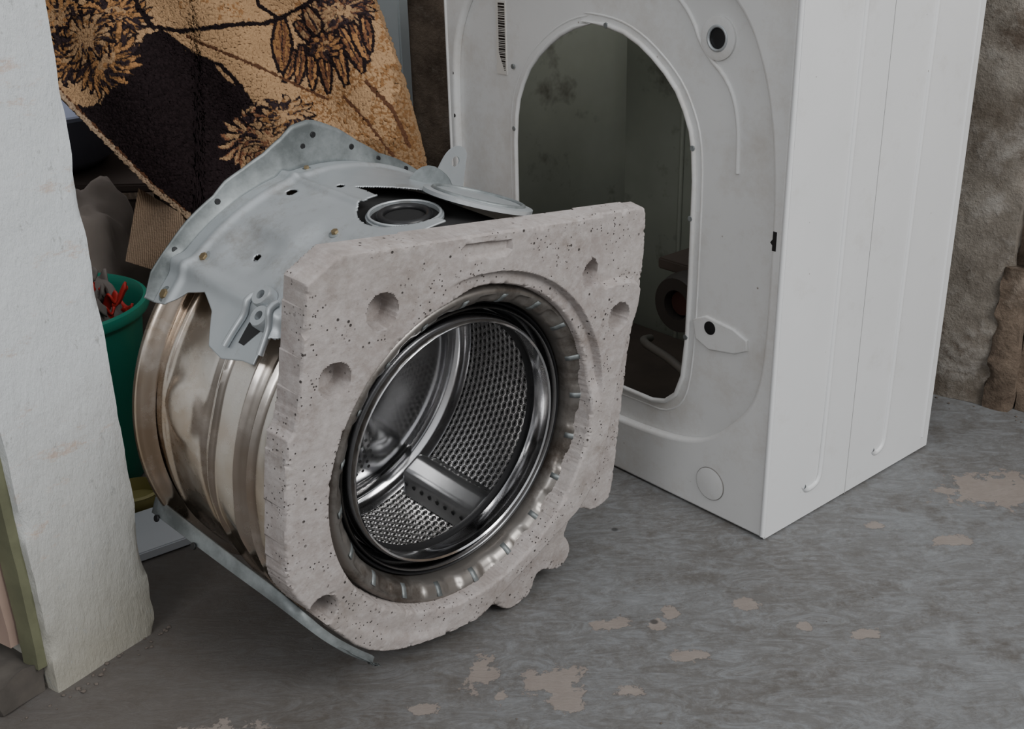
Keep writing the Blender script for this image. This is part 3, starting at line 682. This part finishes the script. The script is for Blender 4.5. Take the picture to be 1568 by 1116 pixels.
t=NT("burlap_backing"); wv=t.n.new("ShaderNodeTexWave"); wv.inputs["Scale"].default_value=120; t.L(t.tc.outputs["Object"],wv.inputs["Vector"])
c=t.mix(wv.outputs["Fac"],(.12,.08,.05),(.26,.185,.125)); MAT_burl=t.set(c,.95,0,t.noise(300,2),.6,.003)
def fb(i,j):
    xa=212-20*j; xb=296+90*j; px=xa+(xb-xa)*i; py=(288+50*i)*(1-j)+ (400+60*i)*j
    p=onplane(px,py,.02+.015*math.sin(i*7+j*4)); return tuple(p)
vs,fs=grid(fb,40,40); o_=obj("rug_backing",mesh("rug_backing",vs,fs),MAT_burl,None,60); o_.parent=rug
# ============================================================ items behind the jamb
MAT_gb=simple("green_plastic",(.006,.22,.15),.35,0,.2,6)
bk=revolve("green_bucket",[(.001,.004),(.088,.004),(.090,.0),(.093,.004),(.122,.240),(.131,.242),(.133,.247),(.131,.255),(.126,.257),(.119,.247),(.092,.02),(.001,.02)],MAT_gb,None,n=72,smooth=40)
bk.location=(-.610,1.40,0)
MAT_red=simple("red_cloth",(.45,.022,.016),.6,0,.4,30); MAT_gr=simple("grey_rag",(.13,.115,.105),.9,0,.5,30,.5)
rb=bpy.data.objects.new("rag_bundle",None); col.objects.link(rb); rb.parent=bk; rb.location=(.0,0,.218)
for k in range(110):
    cx0,cy0=random.uniform(-.085,.085),random.uniform(-.085,.085); ph=random.uniform(0,6.28); L=random.uniform(.02,.05); wd=random.uniform(.012,.026); hz=.02+random.uniform(.0,.085)*max(0.25,(1-(cx0**2+cy0**2)*60))
    if math.hypot(cx0,cy0)>.092: continue
    def fr(i,j):
        x=(i-.5)*L; y=(j-.5)*wd*(1-.5*abs(i-.5)); z=hz+.012*math.sin(i*5+k)+.006*math.sin(j*6+k*2)
        return (cx0+x*math.cos(ph)-y*math.sin(ph),cy0+x*math.sin(ph)+y*math.cos(ph),z)
    vs,fs=grid(fr,12,6); o_=obj(f"rag_{k}",mesh(f"rag_{k}",vs,fs),MAT_red if k%5<2 else MAT_gr,rb,60)
    md=o_.modifiers.new("t","SOLIDIFY"); md.thickness=.003
def fm(i,j):
    a_=i*2*math.pi; r=.098*math.cos(j*math.pi/2); z=.085*math.sin(j*math.pi/2)
    nn_=noise.noise(Vector((math.cos(a_)*r*30,math.sin(a_)*r*30,z*26)))
    return (r*(1+.10*nn_)*math.cos(a_),r*(1+.10*nn_)*math.sin(a_),z*(1+.8*nn_)-.005)
vs,fs=grid(fm,72,24,closed=True); obj("rag_core",mesh("rag_core",vs,fs),MAT_gr,rb,60)
MAT_wd=simple("dark_wood",(.06,.043,.035),.8,0,.4,12,.4)
cr=empty("wooden_crate",(-.90,2.02,0))
for k in range(3): box(f"slat_{k}",-.35,.35,-.18,-.165,.02+k*.09,.095+k*.09,MAT_wd,cr,.003)
for k,x in enumerate((-.33,.31)): box(f"post_{k}",x,x+.03,-.165,.17,.0,.29,MAT_wd,cr,.003)
box("lid",-.36,.36,-.185,.175,.29,.305,MAT_wd,cr,.003)
MAT_bl=simple("blue_grey_enamel",(.22,.24,.32),.35,0,.3,8)
bs=revolve("enamel_basin",[(.001,0),(.11,0),(.14,.02),(.20,.10),(.212,.104),(.214,.110),(.208,.112),(.197,.102),(.135,.026),(.001,.008)],MAT_bl,None,n=80,smooth=40)
bs.location=(-.83,1.98,.306)
MAT_sack=simple("grey_sackcloth",(.24,.205,.18),.95,0,.3,14,.5)
def fk(i,j):
    a_=i*2*math.pi; q=j*math.pi
    p=Vector((math.cos(a_)*math.sin(q),math.sin(a_)*math.sin(q),math.cos(q)))
    n_=noise.noise(p*2.2)*.22+noise.noise(p*6)*.1; p=p*(1+n_); return (p.x*.14,p.y*.09,max(-.155,p.z*.19))
vs,fs=grid(fk,60,36,closed=True); sk=obj("cloth_sack",mesh("cloth_sack",vs,fs),MAT_sack,None,80); sk.location=(-.68,1.69,.156)
wb=box("white_board",-.08,.055,-.05,.05,0,.012,simple("white_laminate",(.55,.58,.62),.5,0,.08,8),None,.0015)
wb.matrix_world=Matrix.Translation((-.46,1.235,.001))@Matrix.Rotation(math.radians(36),4,'Z')
tn=revolve("yellow_tin",[(.001,.0),(.03,0),(.032,.003),(.032,.02),(.034,.022),(.030,.024),(.028,.006),(.001,.005)],simple("yellow_paint",(.30,.27,.10),.5),None,n=40); tn.location=(-.502,1.32,.0)

# ============================================================ LIGHT
w=bpy.data.worlds.new("daylight"); scene.world=w; w.use_nodes=True
nt=w.node_tree; bg=nt.nodes["Background"]
tcw=nt.nodes.new("ShaderNodeTexCoord"); 
dp=nt.nodes.new("ShaderNodeVectorMath"); dp.operation='DOT_PRODUCT'; dp.inputs[1].default_value=(.30,-.30,.90)
nt.links.new(tcw.outputs["Generated"],dp.inputs[0]); rp=nt.nodes.new("ShaderNodeValToRGB")
nt.links.new(dp.outputs["Value"],rp.inputs[0]); nt.links.new(rp.outputs[0],bg.inputs[0])
rp.color_ramp.elements[0].position=0; rp.color_ramp.elements[0].color=(.14,.13,.12,1)
rp.color_ramp.elements[1].position=.85; rp.color_ramp.elements[1].color=(1.0,1.02,1.06,1)
e=rp.color_ramp.elements.new(.35); e.color=(.34,.335,.33,1)
bg.inputs[1].default_value=.86
def area(name,loc,tgt,sx_,sy_,p,colr_):
    l=bpy.data.lights.new(name,'AREA'); l.shape='RECTANGLE'; l.size=sx_; l.size_y=sy_; l.energy=p; l.color=colr_
    o=bpy.data.objects.new(name,l); col.objects.link(o); o.location=loc
    o.rotation_euler=(Vector(tgt)-Vector(loc)).to_track_quat('-Z','Y').to_euler(); return o
area("assumed_window_light",(1.7,-.5,2.1),(.1,1.2,.2),1.1,1.3,52,(1,.985,.965))  # added area lamp; unseen window assumed from light falling from the right
area("assumed_doorway_fill",(-1.1,-1.2,1.7),(-.1,1.3,.3),.9,.9,16,(.97,.98,1))  # fill lamp added to brighten the left side; its doorway is only assumed
